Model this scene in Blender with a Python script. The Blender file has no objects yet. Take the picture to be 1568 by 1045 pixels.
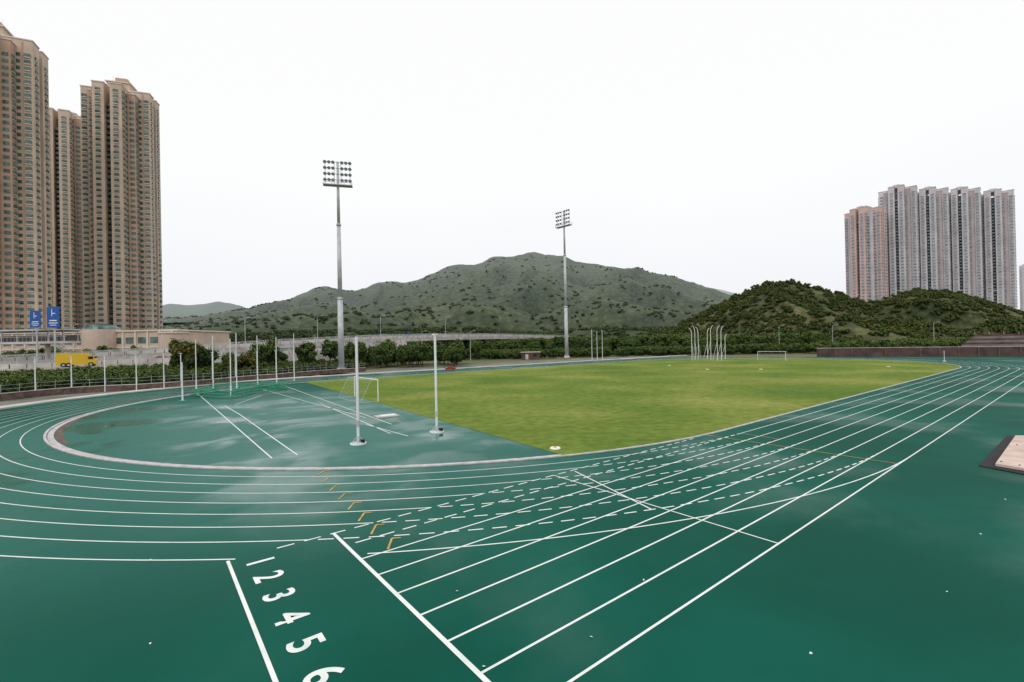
import bpy, math, random
from mathutils import Vector, Matrix, noise
random.seed(7)
sc=bpy.context.scene
sc.view_settings.view_transform='Standard'; sc.view_settings.look='None'; sc.view_settings.exposure=0
sin,cos,pi=math.sin,math.cos,math.pi
# ---------------- camera -----------------
H=6.164; F=711.6; ROLL=0.0205; PITCH=0.0052
cd=bpy.data.cameras.new("camera"); cam=bpy.data.objects.new("camera",cd); sc.collection.objects.link(cam)
cd.sensor_width=36; cd.lens=F/1568*36; cd.clip_end=20000; cd.clip_start=0.1
Fw=Vector((0,cos(PITCH),sin(PITCH))); U0=Vector((0,-sin(PITCH),cos(PITCH))); R0=Vector((1,0,0))
Rr=R0*cos(ROLL)-U0*sin(ROLL); Ur=R0*sin(ROLL)+U0*cos(ROLL)
m=Matrix((Rr,Ur,-Fw)).transposed().to_4x4(); m.translation=Vector((0,0,H)); cam.matrix_world=m
sc.camera=cam
# pixel helpers
def S(a,e,d):
    u=(a-784)+ROLL*(522.5-e); v=(522.5-e)-ROLL*(a-784)+PITCH*F
    return Vector((u/F*d,d,H+v/F*d))
def G(a,e):
    v=(522.5-e)-ROLL*(a-784)+PITCH*F
    d=-H*F/v; p=S(a,e,d); p.z=0; return p
# track frame
TH=0.9016; D0=15.8321; A0=4.8194
us=Vector((sin(TH),cos(TH),0)); ut=Vector((cos(TH),-sin(TH),0))
def T(s,t,z=0):
    return us*(A0+s)-ut*(D0-t)+Vector((0,0,z))
C1=25.61; C2=110.0; RI=36.5; LW=1.22
# ---------------- materials --------------
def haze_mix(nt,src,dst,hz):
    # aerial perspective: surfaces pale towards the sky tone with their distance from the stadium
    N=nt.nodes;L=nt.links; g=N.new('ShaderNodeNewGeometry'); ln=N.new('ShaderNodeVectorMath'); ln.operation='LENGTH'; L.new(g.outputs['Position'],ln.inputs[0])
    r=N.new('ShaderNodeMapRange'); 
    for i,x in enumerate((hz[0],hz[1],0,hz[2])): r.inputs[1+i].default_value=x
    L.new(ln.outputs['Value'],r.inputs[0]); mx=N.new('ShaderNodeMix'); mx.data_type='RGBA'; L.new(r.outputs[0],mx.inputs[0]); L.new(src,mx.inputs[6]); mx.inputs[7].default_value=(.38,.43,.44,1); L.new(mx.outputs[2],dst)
def mat(name,col,rough=.7,spec=.3,metal=0,var=0.0,vscale=1.0,col2=None,bump=0,bscale=20,detail=4,contrast=(.35,.65),crowns=None,hz=None):
    m=bpy.data.materials.new(name); m.use_nodes=True; nt=m.node_tree; N=nt.nodes; L=nt.links
    b=N['Principled BSDF']; b.inputs['Roughness'].default_value=rough; b.inputs['Specular IOR Level'].default_value=spec
    b.inputs['Metallic'].default_value=metal; b.inputs['Base Color'].default_value=(*col,1)
    g=N.new('ShaderNodeNewGeometry'); src=None
    if col2 or var:
        if not col2: col2=tuple(min(1,c*(1+var)) for c in col); col=tuple(c*(1-var) for c in col)
        n=N.new('ShaderNodeTexNoise'); n.inputs['Scale'].default_value=vscale; n.inputs['Detail'].default_value=detail
        L.new(g.outputs['Position'],n.inputs['Vector'])
        r=N.new('ShaderNodeValToRGB'); r.color_ramp.elements[0].position=contrast[0]; r.color_ramp.elements[1].position=contrast[1]
        r.color_ramp.elements[0].color=(*col,1); r.color_ramp.elements[1].color=(*col2,1)
        L.new(n.outputs['Fac'],r.inputs['Fac']); src=r.outputs['Color']
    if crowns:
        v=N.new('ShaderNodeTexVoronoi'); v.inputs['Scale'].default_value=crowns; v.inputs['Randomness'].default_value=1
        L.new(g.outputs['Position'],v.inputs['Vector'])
        cr=N.new('ShaderNodeValToRGB'); cr.color_ramp.elements[0].color=(1.2,1.2,1.15,1); cr.color_ramp.elements[1].color=(.45,.47,.45,1); cr.color_ramp.elements[0].position=.12; cr.color_ramp.elements[1].position=.75  # shade between tree crowns painted into the colour, crown middles lightened
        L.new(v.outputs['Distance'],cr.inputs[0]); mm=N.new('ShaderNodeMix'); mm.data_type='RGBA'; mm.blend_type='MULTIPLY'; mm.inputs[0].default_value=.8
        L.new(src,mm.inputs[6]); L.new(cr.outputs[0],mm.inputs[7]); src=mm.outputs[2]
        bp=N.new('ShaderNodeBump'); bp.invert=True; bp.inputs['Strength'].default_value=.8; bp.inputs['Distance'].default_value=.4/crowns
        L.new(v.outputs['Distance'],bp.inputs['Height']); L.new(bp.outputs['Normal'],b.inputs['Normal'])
    if src:
        if hz: haze_mix(nt,src,b.inputs['Base Color'],hz)
        else: L.new(src,b.inputs['Base Color'])
    if bump:
        n2=N.new('ShaderNodeTexNoise'); n2.inputs['Scale'].default_value=bscale; n2.inputs['Detail'].default_value=3
        L.new(g.outputs['Position'],n2.inputs['Vector'])
        bp=N.new('ShaderNodeBump'); bp.inputs['Strength'].default_value=bump; bp.inputs['Distance'].default_value=.05
        L.new(n2.outputs['Fac'],bp.inputs['Height']); L.new(bp.outputs['Normal'],b.inputs['Normal'])
    return m
def leafmat(name,c1,c2,hz=None):
    m=bpy.data.materials.new(name); m.use_nodes=True; nt=m.node_tree; N=nt.nodes; L=nt.links
    b=N['Principled BSDF']; b.inputs['Roughness'].default_value=.75; b.inputs['Specular IOR Level'].default_value=.12
    o=N.new('ShaderNodeObjectInfo'); r=N.new('ShaderNodeValToRGB')
    r.color_ramp.elements[0].color=(*c1,1); r.color_ramp.elements[1].color=(*c2,1)
    L.new(o.outputs['Random'],r.inputs['Fac'])
    if hz: haze_mix(nt,r.outputs['Color'],b.inputs['Base Color'],hz)
    else: L.new(r.outputs['Color'],b.inputs['Base Color'])
    return m
M={}
M['paint']=mat('white_line_paint',(.82,.84,.82),.5,.3,vscale=1.5,col2=(.58,.68,.63),contrast=(.48,.8),detail=8)
M['kerb']=mat('kerb_stone',(.52,.48,.49),.6,var=.2,vscale=2)
M['orange']=mat('orange_paint',(.50,.33,.07),.6,var=.25,vscale=3)
M['white']=mat('white_enamel',(.76,.77,.78),.4,var=.05,vscale=1)
M['steel']=mat('galvanised_steel',(.50,.52,.54),.5,metal=.15,var=.12,vscale=.6)
M['concrete']=mat('concrete',(.44,.42,.40),.8,var=.25,vscale=.5,detail=8)
M['concrete2']=mat('concrete_pale',(.56,.52,.50),.8,var=.2,vscale=.3,detail=8)
M['dark']=mat('dark_rubber',(.02,.02,.022),.8,var=.3,vscale=2)
M['maroon']=mat('maroon_wall',(.10,.058,.055),.8,var=.3,vscale=.4)
M['brick']=mat('brown_brick',(.13,.085,.07),.8,var=.35,vscale=1.5)
M['ply']=mat('plywood',(.60,.47,.40),.7,var=.15,vscale=1.2)
M['lamp']=mat('lamp_glass',(.35,.37,.40),.2,.5)
M['blue']=mat('sign_blue',(.02,.10,.38),.5)
M['yellow']=mat('yellow_paint',(.75,.48,.03),.4)
M['red']=mat('red_paint',(.40,.03,.02),.4)
M['greenp']=mat('green_padding',(.03,.30,.17),.6)
M['tyre']=mat('tyre',(.02,.02,.02),.8)
M['asphalt']=mat('asphalt',(.06,.06,.06),.85,var=.2,vscale=1)
M['terr']=mat('terrace_concrete',(.20,.18,.18),.85,var=.2,vscale=.5)
M['bark']=mat('bark',(.09,.065,.045),.9,var=.3,vscale=6)
M['soil']=mat('soil_and_scrub',(.07,.095,.03),.95,col2=(.16,.145,.065),vscale=.03,detail=8,bump=.6,bscale=1)
def track_mat():
    m=bpy.data.materials.new('wet_track_rubber'); m.use_nodes=True; nt=m.node_tree; N=nt.nodes; L=nt.links
    b=N['Principled BSDF']; g=N.new('ShaderNodeNewGeometry')
    def noi(sc,det=4,dist=0):
        n=N.new('ShaderNodeTexNoise'); n.inputs['Scale'].default_value=sc; n.inputs['Detail'].default_value=det; n.inputs['Distortion'].default_value=dist
        L.new(g.outputs['Position'],n.inputs['Vector']); return n.outputs['Fac']
    def mr(v,a,b_,c,d):
        n=N.new('ShaderNodeMapRange'); n.interpolation_type='SMOOTHSTEP'
        for i,x in enumerate((a,b_,c,d)): n.inputs[1+i].default_value=x
        L.new(v,n.inputs[0]); return n.outputs[0]
    def ma(op,a,b_):
        n=N.new('ShaderNodeMath'); n.operation=op
        for i,x in enumerate((a,b_)):
            if isinstance(x,(int,float)): n.inputs[i].default_value=x
            else: L.new(x,n.inputs[i])
        return n.outputs[0]
    d=N.new('ShaderNodeVectorMath'); d.operation='DISTANCE'; L.new(g.outputs['Position'],d.inputs[0]); d.inputs[1].default_value=(-19,38,0)
    near=mr(d.outputs['Value'],14,34,1,0)
    pud=mr(noi(.16,3,.4),.49,.60,0,1); pud=ma('MULTIPLY',pud,near)
    damp=mr(noi(.13,5,.3),.48,.68,0,1)
    mix=N.new('ShaderNodeMix'); mix.data_type='RGBA'; mix.inputs[6].default_value=(.002,.076,.051,1); mix.inputs[7].default_value=(.003,.105,.073,1)
    L.new(mr(noi(.12,6),.35,.65,0,1),mix.inputs[0])
    mixd=N.new('ShaderNodeMix'); mixd.data_type='RGBA'; L.new(ma('MULTIPLY',near,.8),mixd.inputs[0]); L.new(mix.outputs[2],mixd.inputs[6]); mixd.inputs[7].default_value=(.009,.145,.112,1)  # pale sheen of the wet D mixed into the base colour
    mix2=N.new('ShaderNodeMix'); mix2.data_type='RGBA'; mix2.blend_type='MULTIPLY'; L.new(mixd.outputs[2],mix2.inputs[6])
    fine=N.new('ShaderNodeValToRGB'); fine.color_ramp.elements[0].color=(.72,.72,.72,1); fine.color_ramp.elements[1].color=(1.22,1.22,1.22,1)
    L.new(noi(45,2),fine.inputs[0]); mix2.inputs[0].default_value=1; L.new(fine.outputs[0],mix2.inputs[7])
    L.new(mix2.outputs[2],b.inputs['Base Color'])
    r=ma('SUBTRACT',.64,ma('MULTIPLY',damp,.24)); r=ma('SUBTRACT',r,ma('MULTIPLY',near,.10)); r=ma('SUBTRACT',r,ma('MULTIPLY',pud,.30))
    r=ma('MAXIMUM',r,.05); L.new(r,b.inputs['Roughness'])
    sp=ma('ADD',.06,ma('MULTIPLY',near,.26)); sp=ma('ADD',sp,ma('MULTIPLY',damp,.11)); L.new(sp,b.inputs['Specular IOR Level'])
    bp=N.new('ShaderNodeBump'); bp.inputs['Distance'].default_value=.004
    L.new(ma('SUBTRACT',.35,ma('MULTIPLY',pud,.33)),bp.inputs['Strength'])
    L.new(noi(60,2),bp.inputs['Height']); L.new(bp.outputs['Normal'],b.inputs['Normal'])
    return m
M['track']=track_mat()
def grass_mat():
    m=bpy.data.materials.new('mown_grass'); m.use_nodes=True; nt=m.node_tree; N=nt.nodes; L=nt.links
    b=N['Principled BSDF']; b.inputs['Roughness'].default_value=.95; b.inputs['Specular IOR Level'].default_value=.05; g=N.new('ShaderNodeNewGeometry')
    def noi(sc,det=5,dist=0):
        n=N.new('ShaderNodeTexNoise'); n.inputs['Scale'].default_value=sc; n.inputs['Detail'].default_value=det; n.inputs['Distortion'].default_value=dist
        L.new(g.outputs['Position'],n.inputs['Vector']); return n.outputs['Fac']
    r=N.new('ShaderNodeValToRGB'); e=r.color_ramp.elements
    e[0].position=.32; e[0].color=(.105,.180,.032,1); e[1].position=.68; e[1].color=(.26,.285,.075,1)
    x=e.new(.5); x.color=(.160,.222,.042,1); L.new(noi(.07,12,.3),r.inputs[0])
    r2=N.new('ShaderNodeValToRGB'); r2.color_ramp.elements[0].position=.3; r2.color_ramp.elements[1].position=.7
    r2.color_ramp.elements[0].color=(.70,.74,.68,1); r2.color_ramp.elements[1].color=(1.18,1.15,1.12,1); L.new(noi(1.2,10),r2.inputs[0])
    mx=N.new('ShaderNodeMix'); mx.data_type='RGBA'; mx.blend_type='MULTIPLY'; mx.inputs[0].default_value=1
    L.new(r.outputs[0],mx.inputs[6]); L.new(r2.outputs[0],mx.inputs[7]); L.new(mx.outputs[2],b.inputs['Base Color'])
    bp=N.new('ShaderNodeBump'); bp.inputs['Strength'].default_value=.6; bp.inputs['Distance'].default_value=.04
    L.new(noi(15,4),bp.inputs['Height']); L.new(bp.outputs['Normal'],b.inputs['Normal']); return m
M['grass']=grass_mat()
# ---------------- mesh builder ---------------
class MB:
    def __init__(s): s.v=[];s.f=[];s.m=[];s.mats=[]
    def mi(s,k):
        if k not in s.mats: s.mats.append(k)
        return s.mats.index(k)
    def face(s,pts,k):
        i=len(s.v); s.v+= [tuple(p) for p in pts]; s.f.append(tuple(range(i,i+len(pts)))); s.m.append(s.mi(k))
    def box(s,c,sz,k,rot=0):
        hx,hy,hz=sz[0]/2,sz[1]/2,sz[2]/2; ca,sa=cos(rot),sin(rot); i=len(s.v)
        for dx,dy,dz in ((-1,-1,-1),(1,-1,-1),(1,1,-1),(-1,1,-1),(-1,-1,1),(1,-1,1),(1,1,1),(-1,1,1)):
            x,y=dx*hx,dy*hy; s.v.append((c[0]+x*ca-y*sa,c[1]+x*sa+y*ca,c[2]+dz*hz))
        for q in ((0,3,2,1),(4,5,6,7),(0,1,5,4),(1,2,6,5),(2,3,7,6),(3,0,4,7)):
            s.f.append(tuple(i+a for a in q)); s.m.append(s.mi(k))
    def cyl(s,p0,p1,r0,r1,k,n=8):
        p0=Vector(p0);p1=Vector(p1);d=(p1-p0)
        if d.length<1e-6:return
        d.normalize(); a=d.orthogonal().normalized(); b=d.cross(a); i=len(s.v)
        for p,r in ((p0,r0),(p1,r1)):
            for j in range(n):
                t=2*pi*j/n; s.v.append(tuple(p+a*cos(t)*r+b*sin(t)*r))
        for j in range(n):
            s.f.append((i+j,i+(j+1)%n,i+n+(j+1)%n,i+n+j)); s.m.append(s.mi(k))
        s.f.append(tuple(i+n+j for j in range(n))); s.m.append(s.mi(k))
        s.f.append(tuple(i+j for j in reversed(range(n)))); s.m.append(s.mi(k))
    def strip(s,pts,w,k,z=None):
        n=len(pts); i=len(s.v)
        for j,p in enumerate(pts):
            a=pts[max(0,j-1)]; b=pts[min(n-1,j+1)]; d=Vector((b[0]-a[0],b[1]-a[1],0)).normalized(); q=Vector((-d.y,d.x,0))*w/2
            zz=p[2] if z is None else z
            s.v.append((p[0]+q.x,p[1]+q.y,zz)); s.v.append((p[0]-q.x,p[1]-q.y,zz))
        for j in range(n-1):
            s.f.append((i+2*j,i+2*j+1,i+2*j+3,i+2*j+2)); s.m.append(s.mi(k))
    def wall(s,pts,off,th,z0,z1,k):
        n=len(pts); i=len(s.v)
        for j,p in enumerate(pts):
            a=pts[max(0,j-1)]; b=pts[min(n-1,j+1)]; d=Vector((b[0]-a[0],b[1]-a[1],0)).normalized(); q=Vector((-d.y,d.x,0))
            for o,z in ((off-th/2,z0),(off+th/2,z0),(off+th/2,z1),(off-th/2,z1)):
                s.v.append((p[0]+q.x*o,p[1]+q.y*o,p[2]+z))
        for j in range(n-1):
            for a in range(4):
                b=(a+1)%4; s.f.append((i+4*j+a,i+4*j+b,i+4*j+4+b,i+4*j+4+a)); s.m.append(s.mi(k))
        s.f.append((i,i+1,i+2,i+3)); s.m.append(s.mi(k)); e=i+4*(n-1); s.f.append((e+3,e+2,e+1,e)); s.m.append(s.mi(k))
    def obj(s,name,parent=None,smooth=False,loc=None):
        me=bpy.data.meshes.new(name); me.from_pydata(s.v,[],s.f); me.update()
        for k in s.mats: me.materials.append(M[k] if isinstance(k,str) else k)
        me.polygons.foreach_set('material_index',s.m)
        if smooth: me.polygons.foreach_set('use_smooth',[True]*len(s.f))
        o=bpy.data.objects.new(name,me); sc.collection.objects.link(o)
        if parent: o.parent=parent
        if loc: o.location=loc
        return o
# ---------------- world -----------------
w=bpy.data.worlds.new("World"); sc.world=w; w.use_nodes=True; N=w.node_tree.nodes; L=w.node_tree.links
bg=N['Background']; sky=N.new('ShaderNodeTexSky'); sky.sky_type='NISHITA'; sky.sun_disc=False
sky.sun_elevation=math.radians(50); sky.sun_rotation=math.radians(200); sky.dust_density=4
L.new(sky.outputs[0],bg.inputs[0]); bg.inputs[1].default_value=.08
bg2=N.new('ShaderNodeBackground'); bg2.inputs[1].default_value=1.05
tc=N.new('ShaderNodeTexCoord'); sx=N.new('ShaderNodeSeparateXYZ'); L.new(tc.outputs['Generated'],sx.inputs[0])
rp=N.new('ShaderNodeValToRGB'); rp.color_ramp.elements[0].position=0; rp.color_ramp.elements[0].color=(.87,.88,.93,1)
rp.color_ramp.elements[1].position=.32; rp.color_ramp.elements[1].color=(1,1,1,1)
cn=N.new('ShaderNodeTexNoise'); cn.inputs['Scale'].default_value=2.2; cn.inputs['Detail'].default_value=3; L.new(tc.outputs['Generated'],cn.inputs['Vector'])
ca=N.new('ShaderNodeMath'); ca.operation='MULTIPLY_ADD'; ca.inputs[1].default_value=.16; L.new(cn.outputs['Fac'],ca.inputs[0]); L.new(sx.outputs[2],ca.inputs[2])
cs=N.new('ShaderNodeMath'); cs.operation='SUBTRACT'; cs.inputs[1].default_value=.06; L.new(ca.outputs[0],cs.inputs[0])
L.new(cs.outputs[0],rp.inputs[0]); L.new(rp.outputs[0],bg2.inputs[0])
ms=N.new('ShaderNodeMixShader'); ms.inputs[0].default_value=.93; L.new(bg.outputs[0],ms.inputs[1]); L.new(bg2.outputs[0],ms.inputs[2])
L.new(ms.outputs[0],N['World Output'].inputs[0])
sl=bpy.data.lights.new('sun','SUN'); sl.energy=.75; sl.angle=math.radians(30); sl.color=(1,.96,.9)
so=bpy.data.objects.new('sun',sl); sc.collection.objects.link(so)
el=math.radians(50); az=math.radians(200); dirv=Vector((sin(az)*cos(el),cos(az)*cos(el),sin(el)))
so.rotation_euler=dirv.to_track_quat('Z','Y').to_euler(); so.location=(0,-20,60)
# ---------------- ground -----------------
b=MB(); n=64; b.v=[(9000*cos(2*pi*i/n),9000*sin(2*pi*i/n),-.06) for i in range(n)]; b.f=[tuple(range(n))]; b.m=[b.mi('soil')]; b.obj('ground')
def arc(C,R,a0,a1,side,n=80):
    out=[]
    for i in range(n+1):
        a=a0+(a1-a0)*i/n; out.append((C-R*sin(a) if side<0 else C+R*sin(a), -RI-R*cos(a)))
    return out
poly=[(C1,-85.5)]+arc(C1,49,0,pi*.45,-1)+[(-60,-50),(-90,70),(230,70),(200,40),(178,9),(161,-40)]+list(reversed(arc(C2,49,0,pi*.42,1)))
b=MB(); b.face([T(s,t) for s,t in poly],'track'); track=b.obj('running_track')
b=MB()
LN=.062
for k in range(1,9):
    R=RI+LW*k
    ang=pi-math.acos(RI/R)
    b.strip([T(s,t,.006) for s,t in arc(C1,R,0,ang,-1,160)],LN,'paint')
    b.strip([T(s,t,.006) for s,t in arc(C2,R,0,pi,1,160)],LN,'paint')
    b.strip([T(s,-RI-R,.006) for s in (C1,C2)],LN,'paint')
    if k<8:
        ln=(pi-ang)*R; x=.3
        while x<ln-.5:
            a=ang+x/R; a2=ang+(x+.50)/R
            b.strip([T(s,t,.008) for s,t in arc(C1,R,a,a2,-1,2)],.07,'paint'); x+=.80
    else:
        b.strip([T(s,t,.006) for s,t in arc(C1,R,pi-math.asin((C1-.3)/R),pi,-1,60)],LN,'paint')
def dash(s0,s1,t,dl=.50,gap=.30):
    x=s0
    while x<s1: b.strip([T(x,t,.0045),T(x+dl,t,.0045)],.07,'paint'); x+=dl+gap
for k in range(0,9):
    t=k*LW
    if k==0: dash(-1.7,C1-4,0)
    elif k==1: dash(0.3,C1-.5,t); b.strip([T(C1,t,.004),T(C2,t,.004)],LN,'paint')
    else: b.strip([T(.05,t,.004),T(C2,t,.004)],LN,'paint')
def xl(s0,t0,s1,t1,wd,z=.011,k='paint'): b.strip([T(s0,t0,z),T(s1,t1,z)],wd,k)
xl(0,0,0,8*LW,.11); xl(-3,0,-3,8*LW,.09,.012); xl(10,0,10,8*LW,.06)
xl(11.2,.2,9.6,5.6,.07,.013); xl(23.5,0,23.5,8*LW,.06,.011,'orange'); xl(25.6,1.2,25.4,3.6,.05,.011,'orange')
xl(110,0,110,8*LW,.06)
for i,(px,py) in enumerate([(486,728),(495,738),(506,751),(518,766),(534,780),(551,796),(571,814),(597,834)]):
    p=G(px,py); k=i; c=T(C1,-RI); r=Vector((p.x-c.x,p.y-c.y,0)); r.normalize()
    R=RI+LW*(k+.5); tang=Vector((-r.y,r.x,0))
    p0=c+r*(R-.4); p1=c+r*(R+.4); p0.z=p1.z=.012
    b.strip([p0,p1],.07,'orange'); q=p0+tang*.28; q.z=.0135
    b.strip([Vector((p0.x,p0.y,.0135)),q],.07,'orange')
for a,c in [((303,603),(417,702)),((366,634),(456,697)),((345,622),(366,634)),((360,620),(400,606)),((438,592),(600,650)),((490,618),(598,664)),((560,650),(625,668)),((400,596),(560,640))]:
    p=G(*a);q=G(*c); p.z=q.z=.009; b.strip([p,q],.08,'paint')
b.obj('lane_lines',track)
for k in range(8):
    c=bpy.data.curves.new('lane_numeral_%d'%(k+1),'FONT'); c.body=str(k+1); c.size=1.0; c.offset=.018; c.align_x='CENTER'; c.align_y='CENTER'
    o=bpy.data.objects.new('lane_numeral_%d'%(k+1),c); sc.collection.objects.link(o); c.materials.append(M['paint'])
    mm=Matrix((ut,us,Vector((0,0,1)))).transposed().to_4x4(); mm.translation=T(-2.3,LW*(k+.5)+(.05 if k==0 else -.02),.009); o.matrix_world=mm; o.parent=track
b=MB()
kp=[T(s,t) for s,t in [(C2,0)]+[(C1,0)]+list(reversed(arc(C1,RI,0,pi,-1,160)))]+[T(s,t) for s,t in arc(C2,RI,0,pi,1,160)]
b.wall(kp,0,.16,-.01,.055,'kerb'); b.obj('track_kerb')
b=MB(); b.strip([T(s,t,.005) for s,t in arc(C1,RI-.30,pi*.25,pi*.99,-1,120)],.34,'kerb'); b.obj('drain_channel')
b=MB(); b.strip([T(s,t,.007) for s,t in arc(C1,RI-.75,pi*.44,pi*.58,-1,40)],.4,'brick'); b.obj('brick_paving_edge')
gp=[(13,-2.0)]+[(C1-5,-.40),(C1,-.13)]+list(reversed(arc(C2,RI-.13,0,pi,1,100)))+[(C1,-2*RI+.13),(17.5,-2*RI+1.1)]
b=MB(); b.face([T(s,t,.012) for s,t in gp],'grass'); b.obj('grass_infield')
b=MB(); ap=[T(s,t) for s,t in [(200,-86.6),(C2,-86.6),(C1,-86.6)]+arc(C1,50.2,0,pi*.47,-1)]
b.wall(ap,0,2.0,-.05,.13,'concrete2'); b.obj('concrete_apron')
b=MB(); b.strip([Vector((p.x,p.y,-.02)) for p in [T(s,t) for s,t in [(260,-97),(C2,-97),(C1,-97)]+arc(C1,58,0,pi*.47,-1)]],16,mat('verge_paving',(.16,.17,.14),.9,var=.3,vscale=.2)); b.obj('verge')
b=MB()
for a,e_ in ((232,985),(985,888),(1448,906),(1500,818),(741,1020),(232,857),(1538,765),(700,905),(1240,1000),(905,975)):
    p=G(a,e_); r=random.uniform(0,6); 
    b.face([(p.x+.04*cos(r),p.y+.04*sin(r),.02),(p.x-.02*sin(r),p.y+.03*cos(r),.03),(p.x-.04*cos(r),p.y-.04*sin(r),.016),(p.x+.02*sin(r),p.y-.03*cos(r),.016)],'paint')
b.obj('fallen_leaves')
# ---------------- foliage meshes ------------
lm1=leafmat('leaf_dark',(.030,.055,.018),(.05,.075,.020)); lm2=leafmat('leaf_mid',(.055,.10,.026),(.09,.13,.034)); lm3=leafmat('leaf_light',(.09,.15,.034),(.15,.185,.05)); lmb=leafmat('leaf_bronze',(.12,.07,.022),(.16,.11,.03))
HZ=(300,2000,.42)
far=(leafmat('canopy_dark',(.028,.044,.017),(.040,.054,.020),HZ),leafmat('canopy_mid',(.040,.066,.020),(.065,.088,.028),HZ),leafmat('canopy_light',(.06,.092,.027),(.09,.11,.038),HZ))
near_c=(leafmat('wood_dark',(.026,.045,.015),(.045,.06,.019)),leafmat('wood_mid',(.05,.082,.022),(.09,.105,.030)),leafmat('wood_light',(.085,.12,.028),(.15,.15,.045)))
def unit_tree(name,seed,trunk=True,mats=(lm1,lm2,lm3),cz=.60,rz=.36,rx=.42,ncl=22,nq=40,ls=.075):
    rnd=random.Random(seed); b=MB()
    cl=[]
    for i in range(ncl):
        a=rnd.uniform(0,2*pi); e=rnd.uniform(-.75,1); rr=rnd.uniform(.45,.95); ce=math.sqrt(max(0,1-e*e))
        cl.append((Vector((cos(a)*ce*rx*rr,sin(a)*ce*rx*rr,cz+e*rz*rr)),rnd.uniform(.10,.19)))
    cl.append((Vector((0,0,cz)),.24))
    for c,r in cl:
        hi=(c.z-cz)/rz
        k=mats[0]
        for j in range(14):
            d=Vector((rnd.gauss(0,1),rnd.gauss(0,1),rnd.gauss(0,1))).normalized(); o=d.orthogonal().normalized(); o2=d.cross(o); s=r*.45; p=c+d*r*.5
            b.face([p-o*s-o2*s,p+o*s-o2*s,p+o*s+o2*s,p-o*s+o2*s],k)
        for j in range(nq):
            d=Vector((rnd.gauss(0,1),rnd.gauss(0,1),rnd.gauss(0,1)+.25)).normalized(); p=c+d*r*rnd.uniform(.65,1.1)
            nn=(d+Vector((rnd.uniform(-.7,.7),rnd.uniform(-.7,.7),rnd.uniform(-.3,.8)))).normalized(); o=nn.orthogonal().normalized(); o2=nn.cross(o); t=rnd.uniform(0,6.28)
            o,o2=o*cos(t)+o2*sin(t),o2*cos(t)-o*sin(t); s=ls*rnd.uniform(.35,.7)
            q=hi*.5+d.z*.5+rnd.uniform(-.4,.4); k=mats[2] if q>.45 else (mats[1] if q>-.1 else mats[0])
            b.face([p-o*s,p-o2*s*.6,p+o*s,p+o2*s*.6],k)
    if trunk:
        b.cyl((0,0,-.05),(0.01,0,cz),.028,.014,'bark',6)
        for c,r in cl[:7]: b.cyl((0,0,cz*.55),c,.012,.005,'bark',5)
    return b
def tree_child(kind,seed):
    if kind=='tree': b=unit_tree('t',seed)
    elif kind=='bush': b=unit_tree('b',seed,False,cz=.36,rz=.36,rx=.55,ncl=18)
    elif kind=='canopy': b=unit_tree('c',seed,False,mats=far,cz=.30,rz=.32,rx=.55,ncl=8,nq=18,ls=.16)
    elif kind=='wood': b=unit_tree('w',seed,False,mats=near_c,cz=.32,rz=.34,rx=.52,ncl=10,nq=26,ls=.13)
    elif kind=='bronze': b=unit_tree('z',seed,True,mats=(lm1,lmb,lm3))
    elif kind=='bronzebush': b=unit_tree('y',seed,False,mats=(lm1,lmb,lm3),cz=.36,rz=.36,rx=.55,ncl=14)
    return b
def scatter(name,items,kind,seed):
    b=MB()
    for p,s in items:
        a=random.uniform(0,2*pi); x=Vector((cos(a),sin(a),0))*s/2; y=Vector((-sin(a),cos(a),0))*s/2
        b.face([p-x-y,p+x-y,p+x+y,p-x+y],'soil')
    o=b.obj(name); o.instance_type='FACES'; o.use_instance_faces_scale=True; o.instance_faces_scale=1
    o.show_instancer_for_render=False; o.show_instancer_for_viewport=False
    c=tree_child(kind,seed).obj(kind+'_foliage',o); return o
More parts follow.
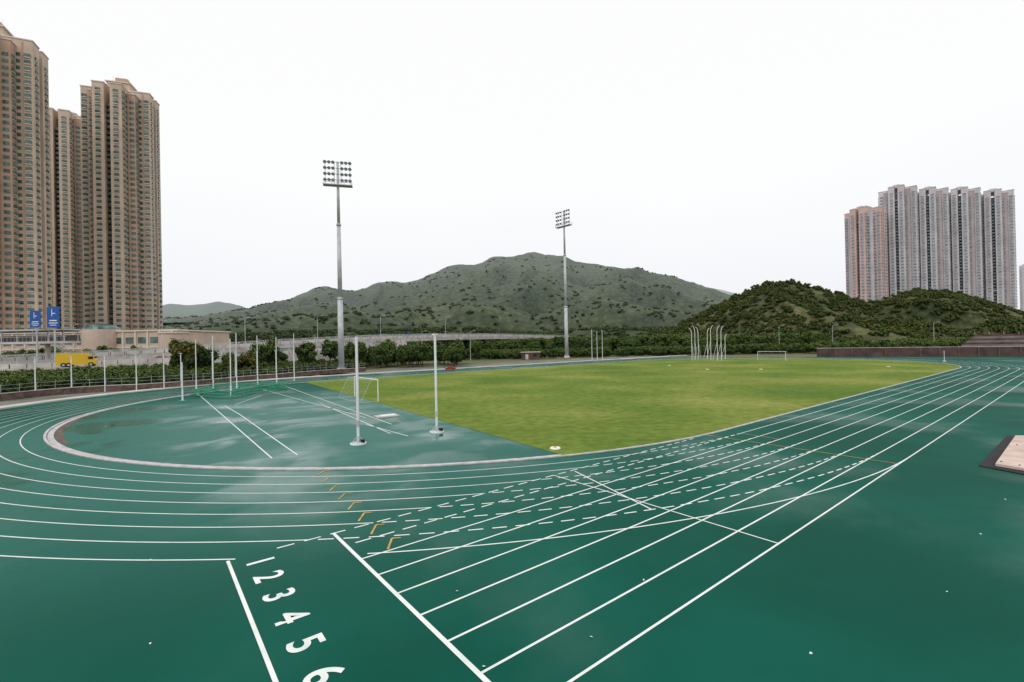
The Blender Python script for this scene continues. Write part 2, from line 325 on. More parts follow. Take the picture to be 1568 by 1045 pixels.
# ---------------- hills ------------------
def interp(prof,x):
    if x<=prof[0][0]: return prof[0][1]
    for (a,b_),(c,d) in zip(prof,prof[1:]):
        if x<=c:
            t=(x-a)/(c-a); t2=t*t*(3-2*t)*.5+t*.5; return b_+(d-b_)*t2
    return prof[-1][1]
def hill(name,prof,dr,df,db,zf,amp,nsc,mt,cols,rows,shape,seed,scat=None,drop=0,kind='canopy',rough=0):
    px0=prof[0][0]; px1=prof[-1][0]
    def P(px,t):
        e=interp(prof,px)+drop+rough*noise.fractal(Vector((px*.02,seed*3.1,0)),1,2,5); drr=dr*(1+.12*noise.noise(Vector((px*.006,seed,0))))
        Hh=S(px,e,drr).z
        if t<=1:
            d=df+(drr-df)*t; z=zf+(Hh-zf)*(t**shape)
            x=S(px,520,d).x; v=Vector((x*nsc,d*nsc*.6,seed))
            nz=noise.fractal(v,1.0,2.0,6); rg=1-abs(noise.noise(v*1.7+Vector((nz*.5,0,0))))*2
            env=sin(pi*t**.8)*min(1,max(0,(1-t)*3.2))
            z+=amp*(nz*.6+(rg-.65)*.8)*env
            lim=(Hh-H)*d/drr+H-.5-4*(1-t)
            z=min(z,lim) if t<.995 else z
            z+=amp*.02*noise.noise(Vector((px*.15,0,seed)))
        else:
            d=drr+(db-drr)*(t-1); z=Hh*(1-(t-1))-2*(t-1)
        return Vector((S(px,520,d).x,d,z))
    b=MB(); k=b.mi(mt)
    for i in range(cols+1):
        px=px0+(px1-px0)*i/cols
        for j in range(rows+1):
            t=j/(rows-6) if j<=rows-6 else 1+(j-(rows-6))/6
            b.v.append(tuple(P(px,t)))
    for i in range(cols):
        for j in range(rows):
            a=i*(rows+1)+j; b.f.append((a,a+rows+1,a+rows+2,a+1)); b.m.append(k)
    o=b.obj(name,smooth=True)
    if scat:
        for ki,(nn,s0,s1,tmin,tmax,thr) in enumerate(scat):
            it=[]
            for _ in range(nn):
                px=random.uniform(px0,px1); t=tmin+(tmax-tmin)*random.random()**.7; p=P(px,t)
                cl=noise.noise(Vector((p.x*nsc*4,p.y*nsc*4,3)))
                if cl<thr and random.random()<.85: continue
                s=random.uniform(s0,s1); p.z-=s*.25; it.append((p,s))
            scatter(name+'_trees',it,kind,seed*10+ki)
    return o
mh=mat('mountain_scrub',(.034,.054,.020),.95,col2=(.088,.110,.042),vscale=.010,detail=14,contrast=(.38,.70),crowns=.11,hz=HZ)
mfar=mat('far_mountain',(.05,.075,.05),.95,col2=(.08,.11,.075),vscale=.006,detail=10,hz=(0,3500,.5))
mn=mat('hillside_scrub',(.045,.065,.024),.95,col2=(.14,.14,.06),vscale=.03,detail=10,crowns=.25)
prof_main=[(60,500),(180,492),(300,484),(380,472),(410,464),(440,459),(468,449),(485,441),(500,439),(520,442),(545,445),(560,442),(580,433),(600,431),(620,433),(640,430),(665,419),(690,407),(705,404),(725,405),(740,402),(757,393),(785,394),(800,391),(818,386),(838,390),(865,392),(885,400),(910,403),(935,409),(960,412),(980,410),(1000,418),(1030,423),(1060,432),(1090,441),(1120,452),(1200,470),(1400,485),(1700,496)]
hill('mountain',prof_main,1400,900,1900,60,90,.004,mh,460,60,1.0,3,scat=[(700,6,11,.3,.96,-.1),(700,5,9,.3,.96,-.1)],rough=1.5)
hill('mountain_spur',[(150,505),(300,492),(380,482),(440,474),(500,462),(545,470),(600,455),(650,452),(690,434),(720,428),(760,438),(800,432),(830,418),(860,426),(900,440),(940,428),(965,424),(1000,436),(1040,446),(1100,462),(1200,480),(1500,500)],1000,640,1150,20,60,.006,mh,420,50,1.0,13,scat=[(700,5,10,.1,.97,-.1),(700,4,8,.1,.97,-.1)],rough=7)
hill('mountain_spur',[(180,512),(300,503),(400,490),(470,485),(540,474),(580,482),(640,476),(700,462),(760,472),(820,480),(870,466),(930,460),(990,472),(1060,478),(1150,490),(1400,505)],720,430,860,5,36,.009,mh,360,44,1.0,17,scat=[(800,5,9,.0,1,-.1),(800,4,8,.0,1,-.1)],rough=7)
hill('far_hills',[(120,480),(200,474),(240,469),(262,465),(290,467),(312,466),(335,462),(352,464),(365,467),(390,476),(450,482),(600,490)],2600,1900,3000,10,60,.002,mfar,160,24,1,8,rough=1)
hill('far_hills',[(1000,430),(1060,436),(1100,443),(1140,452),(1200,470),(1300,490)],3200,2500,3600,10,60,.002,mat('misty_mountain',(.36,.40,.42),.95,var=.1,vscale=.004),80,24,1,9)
prof_near=[(960,520),(1000,512),(1030,500),(1060,485),(1100,464),(1130,449),(1160,437),(1180,429),(1205,427),(1230,431),(1250,436),(1290,447),(1320,458),(1345,458),(1365,451),(1390,444),(1412,440),(1450,442),(1480,449),(1510,459),(1540,466),(1568,476),(1700,496),(1800,505)]
hill('wooded_hill',prof_near,370,215,470,1,16,.014,mn,260,50,1.1,5,scat=[(1800,4,8,.0,1,-.3),(1800,3,6,.0,1,-.3)],drop=5,kind='wood')
hill('foothill',[(330,512),(400,507),(480,504),(560,504),(640,502),(720,500),(780,505),(830,508),(900,500),(960,499),(1040,500),(1120,508)],420,300,520,2,12,.010,mh,160,30,1.0,6,scat=[(700,5,9,.1,1,-.1),(700,4,8,.1,1,-.1)],drop=3)
def belt(name,a0,a1,d0,d1,n,s0,s1,kind,seed,z=0):
    it=[]
    for i in range(n):
        a=random.uniform(a0,a1); f=random.random(); d=d0+(d1-d0)*f
        p=S(a,520,d); p.z=z-.1; it.append((p,random.uniform(s0,s1)))
    return scatter(name,it,kind,seed)
belt('tree_belt',600,1260,205,290,260,6,10,'tree',21)
belt('tree_belt',600,1300,200,290,260,5,9,'tree',22)
belt('shrub_belt',560,1260,183,205,420,3,5.5,'bush',23)
belt('shrub_belt',1240,1700,165,240,420,3,6.5,'bush',24)
belt('shrub_belt',1240,1700,160,230,70,3,6,'bronzebush',26)
belt('shrub_belt',-150,600,150,330,300,5,9,'tree',25)
belt('tree_belt',520,700,128,160,50,4,7.5,'tree',27)
# ---------------- fence, hedge on the left bend ----
fb=[G(*q) for q in [(-60,622),(2,614),(57,608),(112,603),(163,600),(211,598),(253,595),(279,593),(327,589),(362,585),(395,582),(424,580),(451,577),(500,573),(560,569)]]
b=MB(); b.wall(fb,0,.3,-.05,.9,'brick'); b.wall(fb,0,.42,.9,1.0,'concrete')
for i,p in enumerate(fb[:-2]):
    b.cyl(p,p+Vector((0,0,1)),.14,.14,'concrete',8); b.cyl(p+Vector((0,-.2,0)),p+Vector((0,-.2,5.6)),.075,.06,'white',8); b.box(p+Vector((0,-.2,5.65)),(.5,.2,.1),'steel')
for j in range(len(fb)-1):
    for z in (1.5,2.0):
        b.cyl(fb[j]+Vector((0,0,z)),fb[j+1]+Vector((0,0,z)),.02,.02,'steel',4)
    nseg=int((fb[j+1]-fb[j]).length/1.5)
    for q in range(nseg): 
        p=fb[j].lerp(fb[j+1],q/nseg); b.cyl(p+Vector((0,0,1)),p+Vector((0,0,2.1)),.02,.02,'steel',4)
b.obj('boundary_fence')
it=[];it2=[]
for _ in range(900):
    t=random.random()*(len(fb)-1); j=int(t); p=fb[j].lerp(fb[j+1],t-j); k=random.uniform(1.04,1.40); q=Vector((p.x*k,p.y*k,0)); s=random.uniform(2.2,3.5)+ (k-1)*2.4
    (it if random.random()<.6 else it2).append((q,s))
scatter('hedge',it,'bush',31); scatter('hedge',it2,'bush',32)
def tree(px,scale,kind,seed,d):
    p=S(px,520,d); p.z=0
    o=tree_child(kind,seed).obj('roadside_tree'); o.location=p; o.scale=(scale*.9,scale*.9,scale); o.rotation_euler=(0,0,seed); return o
tree(285,8.6,'bronze',41,92); tree(306,7.2,'tree',48,95); tree(412,8.6,'tree',42,104); tree(352,5.5,'bronze',43,96); tree(378,6,'bronze',49,99); tree(590,8.5,'tree',44,140); tree(505,8.5,'tree',45,125); tree(640,6,'tree',46,150); tree(725,7,'tree',47,185); tree(470,7.5,'tree',50,118); tree(545,7.5,'tree',51,130)
# ---------------- flyover -----------------
def road(name,px_pts,wd,fascia,piers=True,low=None):
    pts=[]
    base=[Vector((S(a,520,d).x,d,z)) for a,d,z in px_pts]  # each point: image pixel column, chosen distance, deck height
    for p,q in zip(base,base[1:]):
        for i in range(8): pts.append(p.lerp(q,i/8))
    pts.append(base[-1]); b=MB()
    b.wall(pts,0,wd,-fascia,0,'concrete'); b.wall(pts,0,wd-.8,.0,.02,'asphalt')
    for sgn in (-1,1):
        b.wall(pts,sgn*(wd/2-.15),.35,0.0,1.0,'concrete2')
        for z in (1.25,1.5): b.wall(pts,sgn*(wd/2-.15),.08,z,z+.08,'steel')
    if low: b.wall(pts,-(wd/2+.1),.3,-low,-.1,'concrete2')
    for p,q in zip(pts,pts[1:]):
        d=(q-p); n_=Vector((-d.y,d.x,0)).normalized(); L_=d.length; x=0
        while x<L_:
            c=p+d*(x/L_)
            for sgn in (-1,1): b.box(c+n_*sgn*(wd/2-.15)+Vector((0,0,1.3)),(.12,.12,.62),'steel')
            b.box(c-n_*(wd/2+.03)+Vector((0,0,.45)),(.08,.08,.9),'asphalt')
            if low: b.box(c-n_*(wd/2+.3)+Vector((0,0,-low/2)),(.25,.25,low-.3),'concrete')
            x+=3
    if piers:
        for p in pts[4::6]:
            b.cyl((p.x,p.y,-.1),(p.x,p.y,p.z-fascia+.05),.9,.9,'concrete',12); b.box((p.x,p.y,p.z-fascia-.4),(wd*.7,1.6,.8),'concrete')
    b.obj(name); return pts
fl=road('flyover',[(-160,118,3.8),(60,122,4.4),(250,132,5.6),(420,150,7.4),(560,172,8.8),(680,205,9.6),(760,240,9.8),(860,330,9.5)],11,1.3,True)
rd=road('slip_road',[(-160,98,2.6),(60,104,3.0),(250,116,3.4),(420,130,4.2),(530,145,5.4),(610,170,7.4)],7,1.0,False,low=3)
def lamp_post(p,h=9,d=Vector((1.6,-.5,0))):
    b=MB(); b.cyl(p,p+Vector((0,0,h)),.11,.06,'steel',8); b.cyl(p+Vector((0,0,h)),p+Vector((0,0,h+.4))+d,.05,.04,'steel',6)
    b.box(p+Vector((0,0,h+.38))+d,(.9,.3,.16),'steel',math.atan2(d.y,d.x)); b.box(p+Vector((0,0,.3)),(.35,.35,.6),'concrete'); b.obj('street_lamp')
for i in (3,9,15,21,27,33,40): lamp_post(fl[i]+Vector((0,5,0)),9)
for a,d in ((646,170),(720,178),(1193,190),(1210,260),(1275,200),(1430,190)): p=S(a,520,d);p.z=0; lamp_post(p,11)
# ---------------- floodlight masts --------------
def mast(base,h,hw,aim):
    e=bpy.data.objects.new('floodlight_mast',None); sc.collection.objects.link(e); e.location=base
    yaw=math.atan2(aim[1]-base.y,aim[0]-base.x)+pi/2; e.rotation_euler=(0,0,yaw)
    b=MB(); b.cyl((0,0,0),(0,0,1.2),1.0,1.0,'concrete',20); b.cyl((0,0,1.2),(0,0,h*.35),.70,.60,'steel',20); b.cyl((0,0,h*.35),(0,0,h*.70),.53,.43,'steel',20); b.cyl((0,0,h*.70),(0,0,h),.37,.26,'steel',20)
    for z in (.35,.70): b.cyl((0,0,h*z-.25),(0,0,h*z+.25),.75-.3*z,.75-.3*z,'steel',20)
    b.obj('pole',e,True); hb=h-5.8
    b=MB()
    b.box((0,-.2,hb),(hw+1.0,1.8,.18),'steel')
    for x in (-hw/2-.4,-hw/4,0,hw/4,hw/2+.4):
        for y in (-1.05,.65): b.cyl((x,y,hb),(x,y,hb+1.1),.04,.04,'steel',5)
    for y in (-1.05,.65):
        for z in (.55,1.1): b.cyl((-hw/2-.4,y,hb+z),(hw/2+.4,y,hb+z),.04,.04,'steel',5)
    for r in range(4):
        z=hb+1.3+r*1.4; b.cyl((-hw/2,-.35,z),(hw/2,-.35,z),.07,.07,'steel',6)
    for x in (-hw/2,-.75,.75,hw/2): b.cyl((x,-.3,hb),(x,-.3,hb+5.7),.07,.07,'steel',6)
    for i in range(16): b.cyl((0,.75,hb+.35*i),(0.4,.75,hb+.35*i),.03,.03,'steel',4)
    b.obj('headframe',e)
    b=MB()
    for r in range(4):
        z=hb+1.3+r*1.4
        for sgn in (-1,1):
            for q in range(3):
                x=sgn*(1.0+q*(hw/2-1.0)/2); c=Vector((x,-.55,z)); f=Vector((0,-.75,-.66)).normalized()
                b.cyl(c,c+f*.35,.20,.42,'steel',12); b.cyl(c+f*.352,c+f*.40,.40,.40,'lamp',12); b.cyl(c-Vector((0,-.25,0)),c,.06,.06,'steel',5)
    b.obj('floodlights',e)
mast(G(523,571),(571-246)/39.6*6.164,5.6,(-10,0))
mast(G(868,550),(550-323)/25.5*6.164,6.0,(-150,20))
# ---------------- goals --------------
def goal(c,depthdir):
    e=bpy.data.objects.new('football_goal',None); sc.collection.objects.link(e)
    a=c-ut*3.66; d=c+ut*3.66; dd=us*depthdir; b=MB(); r=.06; z=Vector((0,0,2.44))
    for p in (a,d):
        b.cyl(p,p+z,r,r,'white',10); b.cyl(p+z,p+z+dd*.8,.022,.022,'white',6); b.cyl(p+z+dd*.8,p+dd*2.0,.022,.022,'steel',6); b.cyl(p+Vector((0,0,.05)),p+dd*2+Vector((0,0,.05)),.025,.025,'steel',6)
    b.cyl(a+z,d+z,r,r,'white',10); b.cyl(a+dd*2+Vector((0,0,.05)),d+dd*2+Vector((0,0,.05)),.025,.025,'steel',6)
    b.obj('frame',e); b=MB()
    for i in range(0,25):
        t=i/24; p=a.lerp(d,t); b.cyl(p+z+dd*.8,p+dd*2,.002,.002,'white',3); b.cyl(p+z,p+z+dd*.8,.002,.002,'white',3)
    for i in range(9):
        q=dd*.8+z; r_=(dd*2-q)*(i/8)+q; b.cyl(a+r_,d+r_,.002,.002,'white',3)
    b.obj('net',e); return e
p1=G(543,607);p2=G(580,616); c=(p1+p2)/2
e=goal(Vector((c.x,c.y,0)),-1)
p1=G(1157,552);p2=G(1206,552); goal((p1+p2)/2,1)
# ---------------- D equipment -----------
def weighted_post(px,py,top):
    p=G(px,py); h=(py-top)*p.y/F
    e=bpy.data.objects.new('net_post',None); sc.collection.objects.link(e); e.location=p
    b=MB(); b.cyl((0,0,.22),(0,0,h),.085,.085,'white',14); b.cyl((0,0,h),(0,0,h+.05),.10,.10,'white',14); b.cyl((0,0,.15),(0,0,.5),.12,.10,'steel',14); b.cyl((0,0,1.1),(0,0,1.5),.105,.105,'steel',14); b.obj('post',e,False)
    b=MB(); b.cyl((0,0,0),(0,0,.08),.50,.50,'white',28); b.cyl((0,0,.08),(0,0,.14),.40,.30,'steel',28); b.box((.30,-.05,.2),(.26,.20,.18),'dark',.3)
    for i in range(4):
        a=i*pi/2+.4; b.cyl((cos(a)*.42,sin(a)*.42,.08),(cos(a)*.05,sin(a)*.05,.5),.02,.02,'steel',5)
    b.obj('base',e)
weighted_post(549,680,517); weighted_post(669,662,515)
b=MB(); p=G(592,638); b.box((p.x,p.y,.06),(1.9,1.3,.10),'concrete2',.6); b.box((p.x+.1,p.y,.13),(1.3,.8,.04),'white',.6); b.obj('throwing_stop_board')
b=MB()
cage=[(280,615,555),(301,598,520),(327,596,514),(354,608,519),(363,596,510),(395,590,514),(424,588,516),(451,584,511)]
for a,e_,tp in cage:
    p=G(a,e_); h=(e_-tp)*p.y/F; b.cyl(p,p+Vector((0,0,h)),.07,.06,'white',8); b.cyl(p,p+Vector((0,0,.12)),.45,.45,'greenp',12); b.cyl(p+Vector((0,0,.12)),p+Vector((0,0,1.4)),.10,.10,'white',8)
b.obj('throwing_cage_posts')
b=MB()
pp=[G(*q) for q in ((300,607),(355,611),(385,604),(440,596),(400,592),(330,596),(300,607))]
for z in (.12,.5,.9):
    for p,q in zip(pp,pp[1:]): b.cyl(p+Vector((0,0,z)),q+Vector((0,0,z)),.06,.06,'greenp',6)
for p,q in zip(pp,pp[1:]):
    for i in range(0,4): r=p.lerp(q,i/4); b.cyl(r,r+Vector((0,0,.95)),.04,.04,'greenp',5)
b.obj('cage_base_frame')
def thin(px,d,top,name='flag_pole',r=.1):
    p=S(px,520,d); p.z=0; h=S(px,top,d).z; b=MB(); b.cyl(p,p+Vector((0,0,h)),r,r*.6,'white',8); b.cyl(p,p+Vector((0,0,.3)),.3,.25,'concrete',10); b.cyl(p+Vector((0,0,h)),p+Vector((0,0,h+.2)),r*1.3,r*.5,'white',8); b.obj(name)
for a,tp in ((906,506),(914,509),(922,507)): thin(a,150,tp)
thin(1445,105,539,'marker_post',.06)
b=MB()
for a,d,tp,bd in ((1059,138,503,1),(1064,145,499,1),(1069,150,501,1),(1083,150,503,-1),(1088,141,499,-1),(1098,137,499,-1),(1104,135,500,-1),(1110,144,512,-1)):
    p=S(a,520,d);p.z=0; h=S(a,tp,d).z; b.cyl(p,p+Vector((0,0,h*.8)),.09,.08,'white',8)
    q=p+Vector((0,0,h*.8)); 
    for i in range(4):
        t0,t1=i/4*pi/2,(i+1)/4*pi/2; rr=h*.2
        b.cyl(q+Vector((-bd*(1-cos(t0))*rr*.4,0,sin(t0)*rr)),q+Vector((-bd*(1-cos(t1))*rr*.4,0,sin(t1)*rr)),.08,.08,'white',6)
    b.cyl(p+Vector((0,0,h*.55)),p+Vector((bd*1.0,.8,0)),.05,.05,'white',6)
b.obj('discus_cage')
b=MB(); q=[G(*x) for x in ((1498,714),(1640,742),(1640,676),(1541,668))]
b.v+=[(p.x,p.y,.05) for p in q]+[(p.x,p.y,-.01) for p in q]; b.f+=[(0,1,2,3),(0,4,5,1),(1,5,6,2),(2,6,7,3),(3,7,4,0)]; b.m+=[b.mi('dark')]*5
pit=b.obj('sand_pit_surround')
b=MB(); q=[G(*x) for x in ((1523,715),(1680,742),(1700,672),(1554,671))]
b.v+=[(p.x,p.y,.16) for p in q]+[(p.x,p.y,.04) for p in q]; b.f+=[(3,2,1,0),(0,1,5,4),(1,2,6,5),(2,3,7,6),(3,0,4,7)]; b.m+=[b.mi('ply')]*5
for x in ((1532,712),(1560,718),(1556,686)):
    p=G(*x); b.box((p.x,p.y,.17),(.10,.05,.03),'dark',.5)
b.obj('plywood_pit_cover')
w0=Vector((S(1250,520,147).x,147,0)); w1=Vector((S(1640,520,118).x,118,0)); wm=w0.lerp(w1,.5)
b=MB(); b.wall([w0,wm,w1],0,.5,-.05,2.6,'maroon'); b.wall([w0,wm,w1],0,.62,2.6,2.75,'concrete')
L_=(w1-w0).length; dd=(w1-w0).normalized(); nn=Vector((dd.y,-dd.x,0))
for i in range(int(L_/4)): p=w0+dd*(i*4+1); b.box((p.x-nn.x*-.3,p.y-nn.y*-.3,1.28),(.3,.3,2.56),'brick',math.atan2(dd.y,dd.x))
b.obj('perimeter_wall')
b=MB()
for r in range(7):
    c=w0.lerp(w1,.90)-nn*(3+r*1.1); b.box((c.x,c.y,1.3+r*.28),(30-r*1.6,1.1,2.6+r*.56),'terr' if r%2 else 'maroon',math.atan2(dd.y,dd.x))
for i in range(9):
    c=w0.lerp(w1,.90)-nn*10.5+dd*(i*3-10); b.cyl((c.x,c.y,5.4),(c.x,c.y,6.6),.05,.05,'steel',5)
b.obj('spectator_terrace')
b=MB(); c=S(812,520,178); b.box((c.x,c.y,1.3),(7,4,2.6),'maroon'); b.box((c.x,c.y,2.7),(7.6,4.6,.2),'concrete2'); b.box((c.x-1.5,c.y-2.02,1.0),(1.1,.06,2.0),'concrete'); b.box((c.x+1.5,c.y-2.02,1.5),(1.4,.06,.9),'dark'); b.obj('equipment_shed')
def vehicle(name,p,rot,paint,kind='car',sc_=1):
    e=bpy.data.objects.new(name,None); sc.collection.objects.link(e); e.location=p; e.rotation_euler=(0,0,rot); e.scale=(sc_,)*3; b=MB()
    if kind=='car': prof=[(-2.1,.35),(-2.15,.85),(-1.7,.98),(-1.2,1.45),(.5,1.48),(1.1,1.0),(2.0,.85),(2.15,.4)]; W2=.88
    else: prof=[(-3.6,.5),(-3.6,3.0),(1.3,3.0),(1.35,1.0),(1.4,2.3),(2.3,2.35),(2.75,1.5),(2.8,.5)]; W2=1.2
    n=len(prof)
    for y in (-W2,W2): b.v+=[(x,y*(.88 if z>1.2 and kind=='car' else 1),z) for x,z in prof]
    b.f.append(tuple(range(n))); b.f.append(tuple(reversed(range(n,2*n)))); b.m+=[b.mi(paint)]*2
    for i in range(n): j=(i+1)%n; b.f.append((i,i+n,j+n,j)); b.m.append(b.mi(paint))
    b.obj('body',e); b=MB()
    if kind=='car':
        b.box((-.35,0,1.2),(1.5,1.66,.34),'dark'); 
        wx=(-1.3,1.3); r=.33
    else: b.box((1.95,0,1.9),(.8,2.44,.6),'dark'); b.box((2.5,0,1.9),(.25,2.0,.6),'dark'); wx=(-2.4,-1.6,2.0); r=.48
    b.obj('windows',e); b=MB()
    for x in wx:
        for y in (-W2,W2): b.cyl((x,y-.1,r),(x,y+.1,r),r,r,'tyre',14); b.cyl((x,y-.12,r),(x,y+.12,r),r*.5,r*.5,'steel',10)
    b.obj('wheels',e)
def hd(path,i): d=path[i+1]-path[i]; return math.atan2(d.y,d.x)
p=S(122,520,101); p.z=3.02; vehicle('yellow_truck',p,hd(rd,9),'yellow','truck')
vehicle('parked_car',fl[36]+Vector((0,0,.03)),hd(fl,36),'blue'); vehicle('parked_car',fl[39]+Vector((0,0,.03)),hd(fl,39),'white'); vehicle('parked_car',rd[16]+Vector((0,0,.03)),hd(rd,16),'red')
p=G(690,567); vehicle('groundskeeping_buggy',p,.3,'red',sc_=.6)
for a,e_ in ((850,687),(1083,566),(1165,566),(1025,560),(1360,562),(590,571)):
    p=G(a,e_); b=MB(); b.cyl(p+Vector((0,0,.012)),p+Vector((0,0,.08)),.32,.28,'paint',16); b.cyl(p+Vector((0,0,.08)),p+Vector((0,0,.14)),.12,.06,'orange',10); b.obj('field_marker')
# ---------------- footbridge, gantry, podium ----------
b=MB(); y=108
a0=S(-60,505,y); a1=S(112,505,y); zt=a1.z
cx_=(a0.x+a1.x)/2; wd=a1.x-a0.x
b.box((cx_,y,zt),(wd,4,.35),'steel'); b.box((cx_,y-.0,zt-.35),(wd-.4,3.4,.2),'terr'); b.box((cx_,y,zt-2.9),(wd,3.6,.5),'concrete2'); b.box((cx_,y+1.75,zt-1.9),(wd,.1,1.4),'terr')
for i in range(30):
    x=a0.x+.3+i*(wd-.6)/29; b.cyl((x,y-1.75,zt-2.65),(x,y-1.75,zt-1.6),.03,.03,'steel',5)
b.cyl((a0.x,y-1.75,zt-1.6),(a1.x,y-1.75,zt-1.6),.05,.05,'steel',6)
for i in range(8): 
    x=a0.x+.5+i*(wd-1)/7; b.cyl((x,y-1.7,zt-3),(x,y-1.7,zt),.1,.1,'steel',6); b.cyl((x,y+1.7,zt-3),(x,y+1.7,zt),.1,.1,'steel',6)
for x in (a0.x+5,a1.x-6): b.cyl((x,y,0),(x,y,zt-3),.5,.5,'concrete',12)
for i in range(12): x=a1.x-2-i*.5; b.box((x+6,y-2.2,zt-3.2-(12-i)*.35),(.6,1.8,.2),'concrete')
b.obj('covered_footbridge')
b=MB(); y=104
for (x0,x1,e0,e1) in ((46,62,476,502),(72,91,470,502)):
    p=S((x0+x1)/2,(e0+e1)/2,y); ww=(x1-x0)/F*y; hh=(e1-e0)/F*y
    b.box(p,(ww,.12,hh),'blue'); b.box((p.x-ww*.1,p.y-.065,p.z+hh*.22),(ww*.05,.02,hh*.36),'paint'); b.box((p.x+ww*.05,p.y-.065,p.z+hh*.18),(ww*.25,.02,hh*.04),'paint'); b.box((p.x,p.y-.065,p.z-hh*.16),(ww*.6,.02,hh*.05),'paint'); b.box((p.x,p.y-.065,p.z-hh*.28),(ww*.7,.02,hh*.04),'paint'); b.box((p.x,p.y-.065,p.z-hh*.38),(ww*.5,.02,hh*.03),'paint'); b.cyl((p.x,p.y+.3,0),(p.x,p.y+.3,p.z+hh*.4),.18,.15,'steel',8)
b.obj('road_direction_sign')
M['beige']=mat('tower_beige_tile',(.58,.45,.36),.6,var=.10,vscale=.15); M['salmon']=mat('tower_salmon_tile',(.50,.34,.255),.6,var=.12,vscale=.15)
M['rec']=mat('tower_recess',(.16,.125,.11),.7,var=.3,vscale=.3); M['cream']=mat('tower_cream_trim',(.68,.60,.53),.6)
M['glass']=mat('tower_glass',(.07,.135,.125),.15,.6,var=.6,vscale=.45); M['greyt']=mat('tower_grey_tile',(.62,.58,.60),.6,var=.1,vscale=.1)
M['pinkt']=mat('tower_pink_tile',(.66,.47,.43),.6,var=.1,vscale=.1); M['glass2']=mat('tower_glass_grey',(.24,.28,.33),.25,.5,var=.4,vscale=.4); M['rec2']=mat('tower_recess_grey',(.22,.24,.29),.7,var=.2,vscale=.3)
M['palet']=mat('tower_pale',(.66,.65,.68),.6,var=.05,vscale=.1); M['dustp']=mat('tower_dusty_pink',(.50,.42,.43),.6,var=.1,vscale=.1)
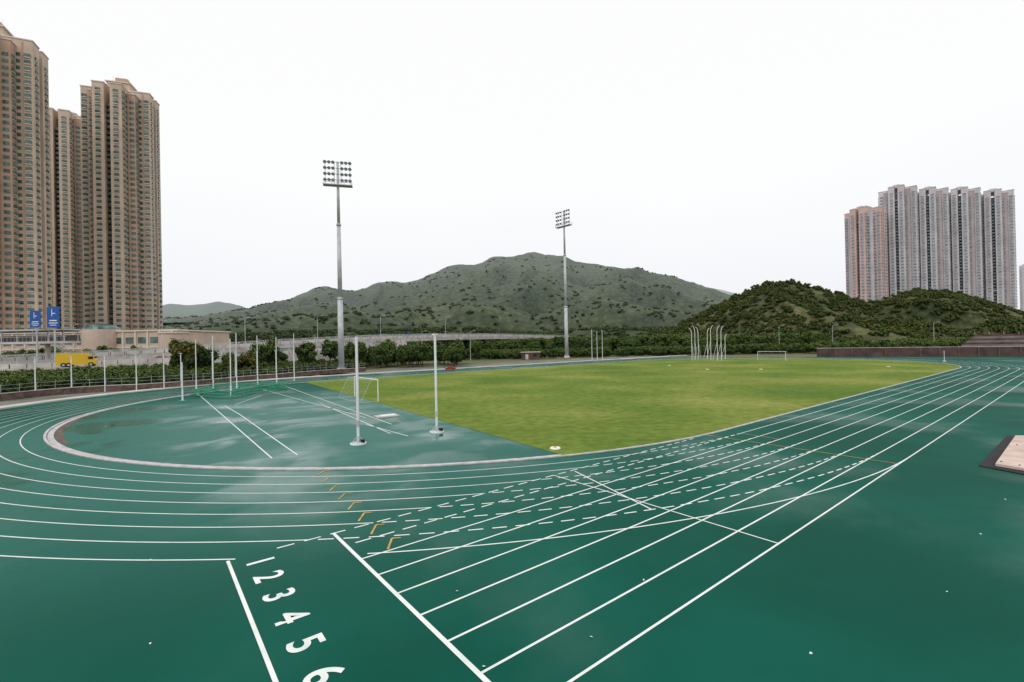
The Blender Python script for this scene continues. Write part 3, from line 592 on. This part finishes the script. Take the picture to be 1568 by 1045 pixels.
def tower(px,d,w_,top_e,rot,pl,fh=3.0,name='residential_tower',z0=0,crown=True,low=False):
    c=S(px,520,d); Ht=S(px,top_e,d).z-z0; wall1,wall2,rec,trim,gl=pl
    e=bpy.data.objects.new(name,None); sc.collection.objects.link(e); e.location=(c.x,c.y,z0); e.rotation_euler=(0,0,rot)
    b=MB(); g=MB(); nf=int(Ht/fh)
    blocks=[]
    for sx_ in (-1,1):
        for sy_ in (-1,1):
            blocks.append((sx_*.345*w_,sy_*.125*w_,.31*w_,.165*w_,0,wall1)); blocks.append((sx_*.125*w_,sy_*.345*w_,.165*w_,.31*w_,-1,wall1))
            blocks.append((sx_*.235*w_,sy_*.235*w_,.20*w_,.20*w_,-3.5,wall2))
    b.box((0,0,(Ht-6)/2),(.62*w_,.30*w_,Ht-6),rec); b.box((0,0,(Ht-5)/2),(.30*w_,.66*w_,Ht-5),rec)
    for bx,by,sx_,sy_,dh,wl in blocks:
        h=Ht+dh; b.box((bx,by,h/2),(sx_,sy_,h),wl)
        b.box((bx,by,h+.15),(sx_+.5,sy_+.5,.5),trim)
        for fx,fy,Lf,half in ((1,0,sy_,sx_/2),(-1,0,sy_,sx_/2),(0,1,sx_,sy_/2),(0,-1,sx_,sy_/2)):
            ox=bx*fx+by*fy
            if ox<0: continue
            ncol=max(1,int(Lf/3.1)); 
            for q in range(ncol):
                u=(q+.5)/ncol*Lf-Lf/2; wx=min(2.1,Lf/ncol*.66); proud=.45 if q%2==0 else .12
                for fl_ in range(1,nf-1 if dh>-3 else nf-2):
                    z=fl_*fh+1.7
                    X=bx+fx*(half+proud/2)+abs(fy)*u; Y=by+fy*(half+proud/2)+abs(fx)*u
                    szx=(proud if fx else wx); szy=(proud if fy else wx)
                    if proud>.3: b.box((X,Y,z-.95),(szx+.1,szy+.1,.35),trim if wl is wall1 else wall1)
                    g.box((X,Y,z),(szx,szy,1.5),gl)
                if q<ncol-1:
                    u2=(q+1)/ncol*Lf-Lf/2; X=bx+fx*(half+.12)+abs(fy)*u2; Y=by+fy*(half+.12)+abs(fx)*u2
                    b.box((X,Y,h/2),(.24 if fx else .5,.24 if fy else .5,h-2),wall2)
    for fx,fy in ((1,0),(-1,0),(0,1),(0,-1)):
        for fl_ in range(1,nf-3):
            r=.40*w_; X=fx*r;Y=fy*r
            b.box((X,Y,fl_*fh),(w_*.12 if fx else w_*.085,w_*.12 if fy else w_*.085,.18),rec)
            g.box((X-fx*.3,Y-fy*.3,fl_*fh+1.2),(w_*.08 if fx else w_*.06,w_*.08 if fy else w_*.06,1.3),gl)
    if crown:
        k=.45 if low else 1
        b.box((0,0,Ht+2.2*k),(.34*w_,.22*w_,7*k),wall1); b.box((0,0,Ht+5.9*k),(.38*w_,.26*w_,.5),trim); b.box((.03*w_,0,Ht+7.4*k),(.18*w_,.14*w_,3*k),wall2)
        for sx_ in (-1,1): b.box((sx_*.3*w_,0,Ht+.8),(.10*w_,.16*w_,3.4),wall1)
        if not low:
            for i in range(4): b.cyl((.08*w_*(i-1.5),0,Ht+8),(.08*w_*(i-1.5),0,Ht+11),.06,.04,'steel',5)
    b.box((0,0,Ht*.33),(.985*w_,.37*w_,.5),trim) 
    b.obj('walls',e); g.obj('windows',e); return e
PL=('beige','salmon','rec','cream','glass'); PG=('greyt','dustp','rec2','palet','glass2'); PP=('pinkt','greyt','rec2','palet','glass2')
tower(192,262,31.5,146,.30,PL); tower(108,300,31,181,.42,PL,low=True); tower(-8,208,34,62,.42,PL); tower(72,330,30,190,.2,PL,low=True)
tower(1329,450,30,322,.5,PP,low=True); 
for px,tp in ((1380,290),(1427,293),(1475,293),(1525,296)): tower(px,455,28.5,tp,.78,PG,low=True)
e=tower(1582,900,30,405,.3,('palet','palet','palet','palet','palet'),low=True)
b=MB(); c0=S(200,520,185); zt=S(200,508,185).z
b.box((c0.x-22,c0.y+18,zt/2),(80,34,zt),'beige'); b.box((c0.x-22,c0.y+18,zt+.3),(81,35,.6),'cream'); b.box((c0.x-22,c0.y+18,zt*.55),(80.6,34.6,.5),'cream')
for i in range(16):
    x=c0.x-60+i*4.9; b.box((x,c0.y+.95,zt*.75),(3.0,.2,2.4),'glass'); b.box((x+2.4,c0.y+.9,zt*.5),(.6,.5,zt),'cream')
x=S(135,520,180).x
b.cyl((x,c0.y+1,0),(x,c0.y+1,zt+1.0),6,6,'beige',24); 
for i in range(5):
    t0,t1=i/5*pi/2,(i+1)/5*pi/2; b.cyl((x,c0.y+1,zt+1.0+2.4*sin(t0)),(x,c0.y+1,zt+1.0+2.4*sin(t1)),6*cos(t0),max(.05,6*cos(t1)),'glass',24)
x=S(240,520,180).x; b.cyl((x,c0.y+4,0),(x,c0.y+4,zt-1),5,5,'beige',24); b.cyl((x,c0.y+4,zt-1),(x,c0.y+4,zt-.5),5.4,5.4,'cream',24)
b.obj('shopping_podium')
